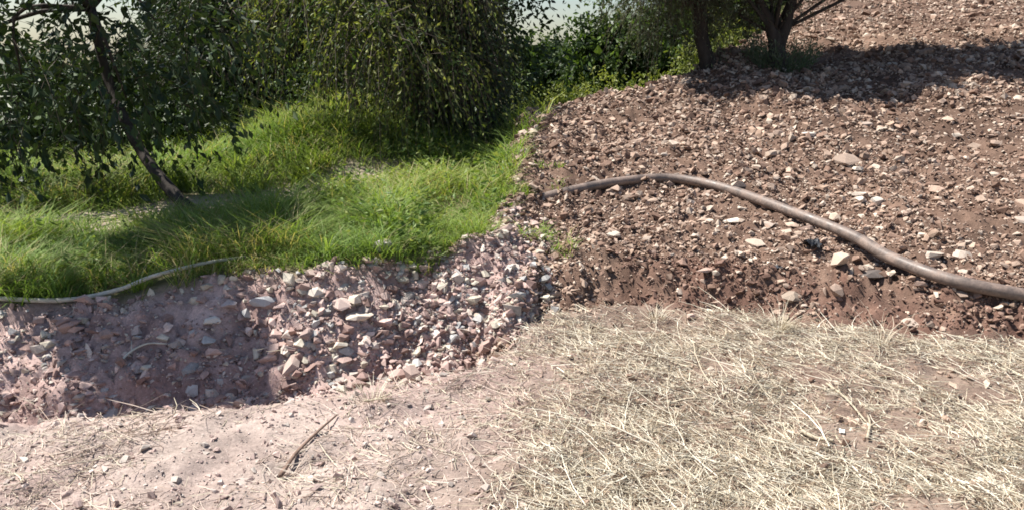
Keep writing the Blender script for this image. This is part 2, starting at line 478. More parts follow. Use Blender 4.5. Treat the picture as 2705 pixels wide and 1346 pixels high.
big_stone(705, 283, .10, 6, .5, 'pinkish flat stone above the dark hollow of the bank', (.46, .33, .27), (1.4, .8, .6))
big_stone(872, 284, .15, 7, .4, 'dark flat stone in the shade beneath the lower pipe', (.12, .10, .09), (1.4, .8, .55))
big_stone(791, 303, .11, 8, .2, 'grey brown cobble stuck in the red cut bank', (.30, .24, .19))
big_stone(690, 319, .06, 5, .2, 'small round pink pebble at the foot of the bank', (.55, .40, .33))
big_stone(354, 303, .12, 2, 1.9, 'cream coloured angular stone at top of the pink bank', (.60, .51, .42), (1.1, .9, .8))
big_stone(360, 325, .12, 10, .5, 'cream stone lower down the pink bank above the dark hollow', (.58, .50, .42), (1.2, .9, .9))
big_stone(341, 314, .10, 4, 2.5, 'rounded pinkish stone between two cream stones on the bank', (.55, .43, .38))
big_stone(318, 298, .12, 7, 1.3, 'big cream stone at the edge of the shaded rubble', (.56, .50, .43), (1.1, .8, .8))
big_stone(263, 305, .12, 3, .7, 'bluish grey stone in the middle of the shaded rubble', (.42, .42, .43), (1.2, .9, .8))
big_stone(229, 309, .11, 1, 2.1, 'mauve stone near the top of the shaded rubble', (.44, .38, .38), (1.3, .9, .7))
big_stone(212, 327, .09, 5, .3, 'small white stone in the shaded part of the bank', (.62, .59, .54))
big_stone(383, 250, .11, 11, .9, 'pale grey rounded stone at the rim of the bank beside the grass', (.48, .43, .40))

# ------------------------------------------------------------------ tubes
def tube(pts, radii, nseg=8, rough=0.0, seed=0):
    pts = [Vector(p) for p in pts]; n = len(pts)
    rg = np.random.default_rng(seed)
    V, F = [], []
    ref = Vector((.3, .2, 1)).normalized()
    for i, p in enumerate(pts):
        t = (pts[min(i+1, n-1)]-pts[max(i-1, 0)]).normalized()
        a = t.cross(ref)
        if a.length < .05: a = t.cross(Vector((1, 0, 0)))
        a.normalize(); b = t.cross(a)
        for k in range(nseg):
            an = 2*math.pi*k/nseg; r = radii[i]*(1+rough*rg.normal())
            V.append(p+a*(math.cos(an)*r)+b*(math.sin(an)*r))
    for i in range(n-1):
        for k in range(nseg):
            k2 = (k+1) % nseg
            q = (i*nseg+k, i*nseg+k2, (i+1)*nseg+k2, (i+1)*nseg+k)
            F += [(q[0], q[1], q[2]), (q[0], q[2], q[3])]
    for base, c in ((0, pts[0]), ((n-1)*nseg, pts[-1])):
        V.append(c); ci = len(V)-1
        for k in range(nseg): F.append((base+k, base+(k+1) % nseg, ci) if base else (base+(k+1) % nseg, base+k, ci))
    return np.array([v[:] for v in V]), np.array(F)
def spline(P, n):
    P = [np.array(p, float) for p in P]; P = [2*P[0]-P[1]]+P+[2*P[-1]-P[-2]]
    out = []
    m = len(P)-3
    for i in range(n):
        u = i/(n-1)*m; k = min(int(u), m-1); t = u-k
        a, b, c, d = P[k:k+4]
        out.append(.5*((2*b)+(-a+c)*t+(2*a-5*b+4*c-d)*t*t+(-a+3*b-3*c+d)*t**3))
    return out
def stick(name, P, r0, r1, mat, label, cat, n=14, nseg=7, rough=.08, group=None, seed=0, fork=None):
    pts = spline(P, n); rad = np.linspace(r0, r1, n)
    V, F = tube(pts, rad, nseg, rough, seed)
    if fork:
        for (u, vec, rr) in fork:
            i = int(u*(n-1)); b = pts[i]; v = np.array(vec)
            fp = [b, b+v*.5+np.array([0, 0, .004]), b+v]
            V2, F2 = tube(spline(fp, 6), np.linspace(rr, rr*.5, 6), 6, rough, seed+1)
            F = np.concatenate([F, F2+len(V)]); V = np.concatenate([V, V2])
    off = np.array(pts[0])
    o = mesh_np(name, V-off, F, M[mat], None, None, True, offset=off)
    return tag(o, label, cat, group)
def ground_path(pxs, lift):
    out = []
    for i, (px, py) in enumerate(pxs):
        x, y = at(px, py); l = lift[i] if isinstance(lift, (list, tuple)) else lift
        out.append((x, y, hgt(x, y)+l))
    return out

# ------------------------------------------------------------------ the water pipe
PR = .040
m, nt, out = new_mat('black_polythene_pipe')
b = nt.nodes.new('ShaderNodeBsdfPrincipled'); b.inputs['Roughness'].default_value = .42
tc = nt.nodes.new('ShaderNodeTexCoord').outputs['Object']; n1 = noise_node(nt, 9, 6, .7, tc); n2 = noise_node(nt, 70, 4, .6, tc)
geo = nt.nodes.new('ShaderNodeNewGeometry')
cr = nt.nodes.new('ShaderNodeMix'); cr.data_type = 'RGBA'
cr.inputs['A'].default_value = (.085, .072, .066, 1); cr.inputs['B'].default_value = (.26, .19, .155, 1)
nt.links.new(ramp_val(nt, n1.outputs[0], .38, .68, .15, 1), cr.inputs['Factor'])
nt.links.new(mul_col(nt, cr.outputs['Result'], ramp_val(nt, n2.outputs[0], .3, .7, .75, 1.2)), b.inputs['Base Color'])
nt.links.new(ramp_val(nt, n1.outputs[0], .35, .65, .35, .75), b.inputs['Roughness'])
nt.links.new(b.outputs[0], out.inputs['Surface']); M['pipe'] = m
pp = [np.array(p) for p in ground_path([(500, 204), (540, 196), (585, 189), (626, 185), (672, 181), (722, 188), (790, 217), (850, 249), (888, 271), (950, 297), (1030, 312), (1110, 321), (1240, 334)],
                 [-.10, -.03, .02, .05, .06, .065, .07, .07, .065, .055, .05, .05, .05])]
zs = np.array([p[2] for p in pp])
for _ in range(2): zs[1:-1] = .25*zs[:-2]+.5*zs[1:-1]+.25*zs[2:]
for p, z in zip(pp, zs): p[2] = z
root = empty('water_pipe', tuple(pp[6])); tag(root, 'dusty dark plastic water pipe curving down the stony slope', 'pipe')
pts = spline(pp, 150); V, F = tube(pts, [PR]*150, 18)
mesh_np('hose', V-pp[6], F, M['pipe'], root, None, True)

for k_, (px, py, s_) in enumerate([(742, 203, .07), (765, 214, .06), (805, 233, .08), (838, 250, .06), (868, 268, .07), (655, 190, .06), (612, 194, .07), (920, 292, .08), (690, 190, .05), (960, 302, .06)]):
    x, y = at(px, py); stone(ground['stony_slope'], x, y, s_, k_, 'stone_slope', k_*1.3, .2, .15)

# black plastic scraps under the pipe
def scrap(px, py, s, seed, label, col, rz=0.3):
    x, y = at(px, py); rg = np.random.default_rng(seed)
    n = 9; u = np.linspace(-1, 1, n); U, W = np.meshgrid(u, u)
    r = 1-.35*rg.random((n, n))
    Z = .35*fbm(U, W, 1.6, 3, .6, seed)+.25
    P = np.stack([U*r*s, W*.55*r*s, Z*s*.6], -1)
    P = np.concatenate([P.reshape(-1, 3), (P-np.array([0, 0, .004])).reshape(-1, 3)])
    i = np.arange(n*n).reshape(n, n); q = np.stack([i[:-1, :-1], i[:-1, 1:], i[1:, 1:], i[1:, :-1]], -1).reshape(-1, 4)
    q = np.concatenate([q, q[:, ::-1]+n*n])
    rim = list(i[0])+list(i[1:, -1])+list(i[-1, ::-1][1:])+list(i[::-1, 0][1:-1])
    q = np.concatenate([q, [[b_, a_, a_+n*n, b_+n*n] for a_, b_ in zip(rim, rim[1:]+rim[:1])]])
    key = 'scrap%d' % seed; M[key] = plain_mat('plastic_scrap', col, .45, 30, .6, 1.4, .3)
    o = mesh_np('plastic_scrap', P, q, M[key], None, None, False, (x, y, hgt(x, y)+.01)); o.rotation_euler = (.25, .1, rz)
    return tag(o, label, 'plastic scrap')
scrap(812, 252, .11, 4, 'crumpled black plastic scrap tucked under the pipe', (.03, .032, .036), .9)
scrap(781, 271, .085, 9, 'torn dark grey plastic scrap lying in the rubble', (.07, .075, .085), .2)
scrap(841, 440, .022, 13, 'small white scrap lying in the straw', (.8, .8, .78), 1.3)

# ------------------------------------------------------------------ straw litter, grass
def ribbons(name, parent, X, Y, L, W, elev, az, C, mat, lift=0.0, bend=.5, seed=1, segs=2, prism=True, Z=None):
    """curved thin stalks: prism 3-sided"""
    rg = np.random.default_rng(seed); n = len(X)
    if Z is None: Z = height(X, Y)+lift
    k = segs+1
    t = np.linspace(0, 1, k)
    h = np.stack([np.cos(az), np.sin(az)], -1); s = np.stack([-np.sin(az), np.cos(az)], -1)
    b1 = rg.normal(size=n)*bend
    P = np.zeros((n, k, 3))
    P[:, :, 0] = X[:, None]+h[:, 0:1]*L[:, None]*np.cos(elev)[:, None]*t+s[:, 0:1]*(b1*L)[:, None]*(t*t)*.5
    P[:, :, 1] = Y[:, None]+h[:, 1:2]*L[:, None]*np.cos(elev)[:, None]*t+s[:, 1:2]*(b1*L)[:, None]*(t*t)*.5
    P[:, :, 2] = Z[:, None]+L[:, None]*np.sin(elev)[:, None]*t
    sp = Soup()
    if prism:
        ang = np.array([0, 2.094, 4.189])
        w = W[:, None]*np.array([1, 1, .6] if k == 3 else np.linspace(1, .5, k))[None, :]
        ring = np.stack([s[:, None, None, 0]*np.cos(ang)*w[..., None], s[:, None, None, 1]*np.cos(ang)*w[..., None], np.sin(ang)*w[..., None]+0*s[:, None, None, 0]], -1)
        V = P[:, :, None, :]+ring
        F = []
        for i in range(k-1):
            for a in range(3):
                b_ = (a+1) % 3
                F += [(i*3+a, i*3+b_, (i+1)*3+b_), (i*3+a, (i+1)*3+b_, (i+1)*3+a)]
        F = np.array(F); nv = 3*k
    else:
        up = bend
        P[:, :, 0] += h[:, 0:1]*L[:, None]*.55*(t*t); P[:, :, 1] += h[:, 1:2]*L[:, None]*.55*(t*t)
        P[:, :, 2] -= .25*L[:, None]*(t**3)
        w = W[:, None]*np.linspace(1, .12, k)[None, :]
        off = np.stack([s[:, None, 0]*w, s[:, None, 1]*w, 0*w], -1)
        V = np.stack([P-off, P+off], 2)
        F = []
        for i in range(k-1): F += [(2*i, 2*i+1, 2*i+3), (2*i, 2*i+3, 2*i+2)]
        F = np.array(F); nv = 2*k
    FF = (F[None]+(np.arange(n)*nv)[:, None, None]).reshape(-1, 3)
    sp.add(V.reshape(-1, 3), FF, np.repeat(C, nv, axis=0))
    return sp.build(name, M[mat], parent)

rg = np.random.default_rng(51)
N = 108000
Y = 2.0*np.exp(rg.random(N)*math.log(5.6/2.0)); X = -.3+rg.random(N)*(.75*Y+1.7)
dens = .72+.85*fbm(X, Y, 1.7, 4, .6, 61)
dens *= sstep(-.25, .45, X)
bare = np.exp(-(((X-.68)/.34)**2+((Y-2.66)/.28)**2))+.8*np.exp(-(((X-1.5)/.35)**2+((Y-2.55)/.22)**2))
dens -= .95*bare
keep = (dens > rg.random(N)*.85) & (region(X, Y)[0] > .45)
X, Y = X[keep], Y[keep]; n = len(X)
L = np.clip(rg.lognormal(math.log(.042), .72, n), .012, .30); W = rg.uniform(.0010, .0024, n)*np.where(rg.random(n) < .06, 1.8, 1)
elev = np.abs(rg.normal(0, .22, n)); az = rg.random(n)*6.283
C = pick_cols(n, [(.64, .57, .45), (.52, .44, .33), (.74, .69, .58), (.35, .27, .19), (.68, .63, .52), (.57, .53, .42), (.62, .55, .42), (.27, .20, .15)], rg, .15)
tag(ribbons('straw', None, X, Y, L, W, elev, az, C, 'straw', .003+rg.random(n)**2*.022, .9, 3, 3), 'pale dry straw litter covering the ground in front of the bank', 'straw', kind='stuff')
# thin scatter of stalks on the pink track and the bank
N = 24000
X = rg.uniform(-3.8, .1, N); Y = rg.uniform(2.1, 4.6, N)
keep = ((region(X, Y)[0] > .4) | (rg.random(N) < .25)) & ((.45+.6*fbm(X, Y, 1.9, 3, .5, 71)) > rg.random(N)) & (Y < foot(X)+.9)
X, Y = X[keep], Y[keep]; n = len(X)
C = pick_cols(n, [(.55, .45, .38), (.62, .54, .46), (.42, .32, .26), (.58, .52, .40)], rg)
tag(ribbons('dry_stalks', None, X, Y, np.clip(rg.lognormal(math.log(.06), .6, n), .02, .3), rg.uniform(.0009, .0022, n), np.abs(rg.normal(0, .18, n)), rg.random(n)*6.28, C, 'straw', .004, .6, 4),
    'sparse dry stalks scattered over the pinkish earth and trench', 'dry stalks', kind='stuff')

# green grass on the left
rg = np.random.default_rng(52)
N = 205000
Y = 4.3*np.exp(rg.random(N)*math.log(13/4.3)); X = -(.72*Y+2.0)*rg.random(N)+.45
g = region(X, Y)[2]
ln = np.exp(-((Y-(7.05+.45*(X+2.9)))/.26)**2)*sstep(-5.5, -4.0, X)*(1-sstep(-1.4, -.7, X))
patch = np.exp(-(((X+3.15)/.75)**2+((Y-6.35)/.5)**2))
dens = (g > .35)*(.66+.8*fbm(X, Y, 1.4, 3, .55, 81))*(1-.95*ln)*(1-.85*patch)
stray = (fbm(X, Y, 4.5, 2, .5, 87) > .55) & (X > -.3) & (Y > 5.3) & (Y < 9)
keep = (dens > rg.random(N)*.9) | (stray & (rg.random(N) < .5))
X, Y = X[keep], Y[keep]; n = len(X)
tall = .5+.5*np.clip(fbm(X, Y, .8, 3, .5, 82), -1, 1)
hum = np.exp(-((X+2.3)/1.5)**2)*sstep(7.4, 9, Y)
clump = sstep(.05, .55, fbm(X, Y, 2.3, 3, .5, 86))
L = (.04+.13*tall+.14*hum+.20*clump)*rg.uniform(.5, 1.4, n)
L += .13*np.exp(-(((X+1.75)/.5)**2+((Y-5.75)/.5)**2))*rg.uniform(.5, 1.3, n)
L *= np.where(Y-foot(X) < 1.5, .7, 1.0)*(1-.65*np.exp(-((Y-(6.75+.45*(X+2.9)))/.4)**2)*sstep(-5.5, -4.0, X)*(1-sstep(-1.9, -1.3, X)))
W = rg.uniform(.003, .006, n)*np.clip(Y/6, .9, 1.6)
elev = np.clip(rg.normal(1.1, .25, n), .35, 1.5)
ct = .5+.5*np.clip(fbm(X, Y, .9, 3, .5, 83), -1, 1)
C = (np.array([.14, .235, .06])[None]*(1-ct[:, None])+np.array([.26, .33, .075])[None]*ct[:, None])*rg.uniform(.7, 1.3, (n, 1))
dry = rg.random(n) < .08+.25*sstep(.1, .6, fbm(X, Y, 1.3, 3, .5, 85))
C[dry] = np.array([.42, .37, .2])*rg.uniform(.7, 1.2, (int(dry.sum()), 1))
tag(ribbons('grass', None, X, Y, L, W, elev, rg.random(n)*6.28, C, 'grass', -.005, .4, 9, 2, False), 'bright green grass under the trees on the left', 'grass', kind='stuff')

# ------------------------------------------------------------------ leaves and trees
LEAF = np.array([[0, 0, 0], [.5, .42, .07], [1.0, 0, -.05], [.5, -.42, .07]])
LEAF_F = np.array([[0, 1, 2], [0, 2, 3]])
def leaves_at(sp, P, D, size, ratio, C, rg):
    """a leaf at every point P, blade direction about D"""
    n = len(P)
    D = D/np.linalg.norm(D, axis=1)[:, None]
    r = rg.normal(size=(n, 3)); s = np.cross(D, r); s /= np.linalg.norm(s, axis=1)[:, None]; nn = np.cross(D, s)
    sz = (size*rg.uniform(.6, 1.35, n))
    V = P[:, None, :]+sz[:, None, None]*(LEAF[None, :, 0:1]*D[:, None]+ratio*LEAF[None, :, 1:2]*s[:, None]+LEAF[None, :, 2:3]*nn[:, None])
    F = (LEAF_F[None]+(np.arange(n)*4)[:, None, None]).reshape(-1, 3)
    sp.add(V.reshape(-1, 3), F, np.repeat(C, 4, axis=0))
# broad-leaved weeds among the grass
rg = np.random.default_rng(57)
N = 2600
Y = 4.7*np.exp(rg.random(N)*math.log(10.5/4.7)); X = -(.70*Y+.3)*rg.random(N)-.05
ln = np.maximum(np.exp(-((Y-(6.95+.45*(X+2.9)))/.4)**2)*sstep(-5.5, -4.0, X)*(1-sstep(-1.4, -.7, X)), np.exp(-(((X+3.15)/.75)**2+((Y-6.3)/.55)**2)))
keep = (region(X, Y)[2] > .6) & ((.3+.9*fbm(X, Y, 1.2, 3, .5, 91)-ln) > rg.random(N))
X, Y = X[keep], Y[keep]; n = len(X); Z = height(X, Y)
sp = Soup(); hh = rg.uniform(.08, .34, n)
for j in range(11):
    u = (j+.5)/11; a = rg.random(n)*6.28
    P = np.stack([X+np.cos(a)*.035*(1.2-u), Y+np.sin(a)*.035*(1.2-u), Z+hh*u], -1)
    D = np.stack([np.cos(a), np.sin(a), rg.normal(.35, .3, n)], -1)
    leaves_at(sp, P, D, .075*(1.15-.6*u), .55, pick_cols(n, [(.15, .23, .05), (.20, .27, .07), (.11, .18, .05), (.24, .28, .10)], rg), rg)
tag(sp.build('weeds', M['leaf']), 'leafy green weeds growing through the grass', 'weeds', kind='stuff')

def in_blob(n, c, r, rg, shell=.5):
    d = rg.normal(size=(n, 3)); d /= np.linalg.norm(d, axis=1)[:, None]
    q = rg.random(n)**(1/3.)*(1-shell)+shell*rg.uniform(.75, 1.05, n)
    q *= 1+.22*np.sin(d[:, 0]*5+c[0]*3)*np.cos(d[:, 1]*4+c[1])+.15*np.sin(d[:, 2]*7+c[2])
    return np.array(c)+d*q[:, None]*np.array(r), d
def make_tree(name, label, base, trunk, rad, blobs, nspray, per, size, ratio, pal, droop, sprlen, bark='bark', seed=1, core=0, group='trees', core_size=.14, shell=.45, forks=(), zmin=None, fine=True, core_blobs=None, limb_scale=1.0, leaf='leaf'):
    rg = np.random.default_rng(seed)
    base = np.array(base, float)
    root = empty(name, tuple(base)); tag(root, label, 'tree', group)
    pts = spline([base+np.array(p) for p in trunk], 16)
    rr = np.interp(np.linspace(0, 1, 16), np.linspace(0, 1, len(rad)), rad)
    V, F = tube(pts, rr, 11, .07, seed); mesh_np('trunk', V-base, F, M[bark], root, None, True)
    top = np.array(pts[-1])
    for j, fk in enumerate(forks):
        fp = spline([base+np.array(p) for p in fk[0]], 12)
        V, F = tube(fp, np.linspace(fk[1], fk[1]*.4, 12), 8, .08, seed+j); mesh_np('limb', V-base, F, M[bark], root, None, True)
    spT, spC = Soup(), Soup()
    vol = np.array([b[1][0]*b[1][1]*b[1][2] for b in blobs])**.7; vol /= vol.sum()
    pal = np.array(pal)
    for bi, (c, r) in enumerate(blobs):
        c = base+np.array(c)
        mid = (top+c)/2+rg.normal(size=3)*.15
        V, F = tube(spline([top-(top-np.array(pts[-3]))*.6, mid, c], 8), np.linspace(rad[-1]*.75*limb_scale, rad[-1]*.2*limb_scale, 8), 6, .06, seed+bi)
        mesh_np('limb', V-base, F, M[bark], root, None, True)
        k = max(3, int(nspray*vol[bi]))
        S, dd_ = in_blob(k, c, r, rg, shell)
        if zmin is not None:
            ok = S[:, 2] > zmin; S, dd_ = S[ok], dd_[ok]; k = len(S)
        # spray paths
        dir0 = dd_*.8+rg.normal(size=(k, 3))*.45; dir0[:, 2] -= droop*.6
        dir0 /= np.linalg.norm(dir0, axis=1)[:, None]
        ln_ = sprlen*rg.uniform(.5, 1.4, k)
        t = (np.arange(per)+.5)/per
        P = S[:, None, :]+dir0[:, None, :]*(ln_[:, None]*t[None])[..., None]
        P[:, :, 2] -= droop*(ln_[:, None]*t[None]**2)
        T = dir0[:, None, :]+np.zeros((1, per, 1)); T = T.copy(); T[:, :, 2] -= 2*droop*t[None]
        side = rg.normal(size=(k, per, 3))*.9
        D = (T+side).reshape(-1, 3)
        bright = rg.uniform(.75, 1.3, (k, 1))
        C = pal[rg.integers(0, len(pal), k)]*bright
        C = np.repeat(C, per, axis=0)*rg.uniform(.8, 1.2, (k*per, 1))
        leaves_at(spC, P.reshape(-1, 3)+rg.normal(size=(k*per, 3))*size*.3, D, size, ratio, C, rg)
        if fine:      # twig stems
            m_ = k
            A = S[:m_]; B = P[:m_, per//2]; E = P[:m_, -1]
            w = .0035
            s_ = np.cross(dir0[:m_], rg.normal(size=(m_, 3))); s_ /= np.linalg.norm(s_, axis=1)[:, None]; s2 = np.cross(dir0[:m_], s_)
            rings = []
            for Q, ww in ((A, w), (B, w*.7), (E, w*.35)):
                rings += [Q+s_*ww, Q-s_*ww*.5+s2*ww*.87, Q-s_*ww*.5-s2*ww*.87]
            VV = np.stack(rings, 1)
            FF = []
            for i in range(2):
                for a in range(3):
                    b_ = (a+1) % 3; FF += [(i*3+a, i*3+b_, i*3+3+b_), (i*3+a, i*3+3+b_, i*3+3+a)]
            FF = (np.array(FF)[None]+(np.arange(m_)*9)[:, None, None]).reshape(-1, 3)
            spT.add(VV.reshape(-1, 3), FF, (.1, .08, .06))
        if core and (core_blobs is None or bi in core_blobs):  # oversized, slightly darker inner leaves added to block light through the crown
            kk = int(core*vol[bi]); S2, d2 = in_blob(kk, c, np.array(r)*.72, rg, .1)
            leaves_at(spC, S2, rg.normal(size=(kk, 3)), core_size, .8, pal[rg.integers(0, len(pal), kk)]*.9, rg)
    spC.build('crown', M[leaf], root, False, base)
    if fine: spT.build('twigs', M['straw'], root, False, base)['kind'] = 'stuff'
    return root

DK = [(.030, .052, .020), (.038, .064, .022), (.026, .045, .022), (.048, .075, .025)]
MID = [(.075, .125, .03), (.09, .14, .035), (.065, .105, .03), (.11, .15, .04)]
SUNNY = [(.17, .21, .05), (.20, .23, .055), (.12, .16, .04), (.25, .27, .10)]
OLIVE = [(.12, .145, .09), (.14, .165, .11), (.085, .11, .06), (.18, .20, .15)]
GL = 'trees standing over the grass'
def gpos(x, y): return (x, y, hgt(x, y)-.05)

make_tree('broadleaf_tree', 'leaning tree with large leaves and thin dark trunk at the left', gpos(-2.78, 6.95),
          [(0, 0, 0), (-.30, .12, .26), (-.66, .4, .62), (-1.0, .7, 1.2), (-1.05, .6, 2.1)], [.065, .052, .048, .045, .04],
          [((-1.5, .2, 1.2), (1.1, .8, .55)), ((-.75, .5, 1.0), (.7, .5, .45)), ((-1.0, .1, 3.0), (.9, .7, .4)), ((-.95, -.8, 3.1), (.95, .6, .4)), ((-1.05, -2.0, 3.2), (.7, .55, .35)), ((-2.6, .4, 1.3), (1.0, 1.0, .7)), ((-.5, .7, 1.7), (.9, .6, .5))],
          600, 12, .10, .6, DK, .75, .5, seed=101, core=20000, group=GL, leaf='leaf_dark', core_blobs=(2, 3, 4))
make_tree('shade_tree', 'dark dense tree in deep shade behind the bright grass hump', gpos(-4.1, 12.2),
          [(0, 0, 0), (.05, 0, .8), (-.05, .05, 1.7), (.1, 0, 2.6)], [.16, .13, .12, .09],
          [((-.2, -.2, 1.1), (1.1, .9, .9)), ((.9, .1, 1.5), (1.2, .9, 1.1)), ((.2, 0, 2.2), (.9, .9, .8)), ((1.2, .1, 2.7), (1.2, 1.0, .9))],
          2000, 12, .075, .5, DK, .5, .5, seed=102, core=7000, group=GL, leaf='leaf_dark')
make_tree('weeping_tree', 'sunlit tree with long drooping leafy shoots over the grass', gpos(-1.75, 9.3),
          [(0, 0, 0), (-.1, 0, .6), (-.05, .1, 1.3), (.1, .05, 2.2)], [.06, .045, .04, .04],
          [((-.85, -.4, 1.75), (.28, .25, .2)), ((-.35, -.75, 1.5), (.28, .22, .25)), ((.05, -.55, 1.8), (.3, .25, .2)), ((.4, -.65, 1.3), (.26, .22, .25)), ((.25, -.2, 2.2), (.5, .3, .2)), ((-.5, -.1, 2.25), (.45, .3, .2)),
           ((.85, -.55, 1.0), (.24, .2, .25)), ((1.0, -.3, 1.65), (.28, .25, .25)), ((-.9, -.2, 1.15), (.15, .15, .2)), ((.7, -.3, 2.1), (.3, .25, .2)), ((-.1, -.4, 1.1), (.16, .14, .16)), ((1.15, -.6, .7), (.2, .18, .2)), ((.1, -1.1, 1.2), (.2, .18, .2)), ((.45, -1.15, .95), (.22, .18, .25)), ((.75, -1.0, .8), (.18, .16, .2))],
          950, 17, .056, .5, [SUNNY[0], SUNNY[1], SUNNY[3], MID[0], DK[1], DK[3]], .9, .65, 'bark_pale', seed=103, core=0, group=GL, shell=.2)  # sunlit and shaded leaf tones mixed, painting bright flecks over dark
make_tree('shade_tree', 'very dark tree right of the weeping shoots, at the grass edge', gpos(-.72, 9.9),
          [(0, 0, 0), (.05, 0, .7), (0, .1, 1.5), (-.05, .1, 2.3)], [.12, .1, .09, .07],
          [((0, -.3, 1.2), (.5, .6, .75)), ((-.35, .1, .9), (.6, .5, .65)), ((-.05, 0, 1.8), (.5, .6, .55)), ((-.5, .1, 2.0), (.6, .7, .6)), ((.2, .2, .75), (.35, .4, .5))],
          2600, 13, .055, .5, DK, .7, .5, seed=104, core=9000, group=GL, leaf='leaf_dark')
# closing row behind them
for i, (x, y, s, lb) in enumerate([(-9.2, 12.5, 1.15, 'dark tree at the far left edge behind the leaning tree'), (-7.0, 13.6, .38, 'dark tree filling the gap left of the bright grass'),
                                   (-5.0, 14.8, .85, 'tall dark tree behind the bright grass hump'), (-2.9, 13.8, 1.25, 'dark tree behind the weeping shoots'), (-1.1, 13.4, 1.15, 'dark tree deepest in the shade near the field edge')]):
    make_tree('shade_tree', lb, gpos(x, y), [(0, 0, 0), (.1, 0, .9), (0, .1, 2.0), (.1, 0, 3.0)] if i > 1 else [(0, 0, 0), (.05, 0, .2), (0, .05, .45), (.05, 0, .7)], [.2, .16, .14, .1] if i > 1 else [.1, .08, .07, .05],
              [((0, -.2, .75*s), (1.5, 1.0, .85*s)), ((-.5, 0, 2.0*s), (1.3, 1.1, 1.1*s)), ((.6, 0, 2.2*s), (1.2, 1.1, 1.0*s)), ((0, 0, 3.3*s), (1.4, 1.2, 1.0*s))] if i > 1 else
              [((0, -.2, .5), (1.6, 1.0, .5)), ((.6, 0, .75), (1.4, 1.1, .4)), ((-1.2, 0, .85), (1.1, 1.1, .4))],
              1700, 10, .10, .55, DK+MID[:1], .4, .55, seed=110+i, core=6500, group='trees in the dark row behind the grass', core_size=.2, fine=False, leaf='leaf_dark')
# dark undergrowth closing the view under the crowns
for i, (x, y, h, w, lb) in enumerate([(-6.3, 10.2, .9, 1.1, 'dark undergrowth bush at the left edge of the lit grass'), (-4.7, 10.6, .8, .9, 'dark bush left of the bright grass hump'), (-3.3, 11.4, 1.0, .8, 'dark bush on top of the bright grass hump'),
                                      (-2.0, 11.0, 1.1, .8, 'dark bush behind the weeping shoots'), (-.9, 10.9, 1.0, .75, 'dark bush under the very dark tree')]):
    make_tree('undergrowth_bush', lb, gpos(x, y), [(0, 0, 0), (.02, 0, .15), (0, .02, .3), (.02, 0, .45)], [.04, .03, .025, .02],
              [((0, 0, h*.5), (w, w*.6, h*.55)), ((w*.5, 0, h*.4), (w*.6, w*.5, h*.5)), ((-w*.5, 0, h*.45), (w*.6, w*.5, h*.5))],
              520, 11, .07, .5, DK+MID[:1], .5, .4, seed=150+i, core=1200, group='undergrowth below the dark trees', core_size=.13, fine=False, leaf='leaf_dark')['category'] = 'bush'
# olive trees on the slope
GO = 'olive trees on the stony slope'
x, y = at(779, 67); b0 = (x, y, hgt(x, y)-.06)
make_tree('olive_tree', 'forked olive tree with leafy shoots round its base on the slope', b0,
          [(0, 0, 0), (-.02, 0, .18), (-.06, .02, .42), (-.1, .03, .6)], [.20, .13, .10, .085],
          [((-1.6, -.8, 1.9), (1.0, .7, .45)), ((-.3, -.75, 2.1), (1.1, .8, .5)), ((1.0, -.1, 2.2), (1.1, .8, .5)), ((.2, .6, 2.3), (1.2, .8, .6)), ((2.1, .4, 2.3), (1.1, .8, .5)), ((3.2, .9, 2.4), (1.1, .8, .5)), ((4.3, 1.3, 2.5), (1.0, .8, .5)), ((-.55, .9, 1.0), (.5, .4, .3)), ((-.5, -.1, .9), (.28, .3, .16)), ((.15, .3, 1.0), (.3, .3, .15)), ((-.25, .3, .95), (.3, .25, .2))],
          2800, 12, .055, .3, OLIVE, .5, .5, seed=121, core=20000, core_size=.22, group=GO, limb_scale=.45, core_blobs=(0, 1, 2, 3, 4, 5, 6),
          forks=[([(-.05, .02, .36), (-.2, .0, .75), (-.42, .05, 1.2), (-.5, .3, 1.7)], .085), ([(-.04, .02, .34), (.08, .05, .7), (.16, .1, 1.15), (.4, .3, 1.8)], .09)])
x, y = at(711, 62); b1 = (x, y, hgt(x, y)-.06)
make_tree('olive_tree', 'olive tree with low hanging crown and bare single trunk on the crest', b1,
          [(0, 0, 0), (-.08, 0, .2), (-.15, .03, .5), (-.2, .05, 1.0)], [.15, .105, .095, .085],
          [((-.15, .1, .8), (.35, .4, .25)), ((-.7, .3, .95), (.55, .5, .5)), ((-.5, .3, 1.6), (1.0, .9, .6)), ((.4, .4, 1.5), (.75, .7, .45)), ((.1, .2, 2.1), (1.1, 1.0, .6)), ((-.6, -.4, 1.8), (.9, .7, .5))],
          2200, 12, .052, .3, OLIVE, .6, .45, seed=122, core=12000, core_size=.2, group=GO, limb_scale=.6, core_blobs=(2, 4, 5))
# shoots round the base of the forked olive
rg = np.random.default_rng(88)
n = 300; a = rg.random(n)*6.28; r = .2+.16*rg.random(n)
X = b0[0]+np.cos(a)*r; Y = b0[1]+np.sin(a)*r*.8-.05
sp = Soup()
Zb = height(X, Y)
P0 = np.stack([X, Y, Zb], -1)
for j in range(7):
    Pj = P0+np.stack([np.cos(a)*.03*j, np.sin(a)*.03*j, .055*j*rg.uniform(.6, 1.2, n)], -1)
    leaves_at(sp, Pj, np.stack([np.cos(a)*.5, np.sin(a)*.5, np.ones(n)], -1)+rg.normal(size=(n, 3))*.5, .055, .35, pick_cols(n, [(.12, .16, .10), (.15, .18, .13), (.09, .13, .07)], rg), rg)
root = empty('basal_shoots', b0); tag(root, 'grey green leafy shoots growing round the forked olive trunk', 'shoots')
sp.build('leaves', M['leaf'], root, False, b0)

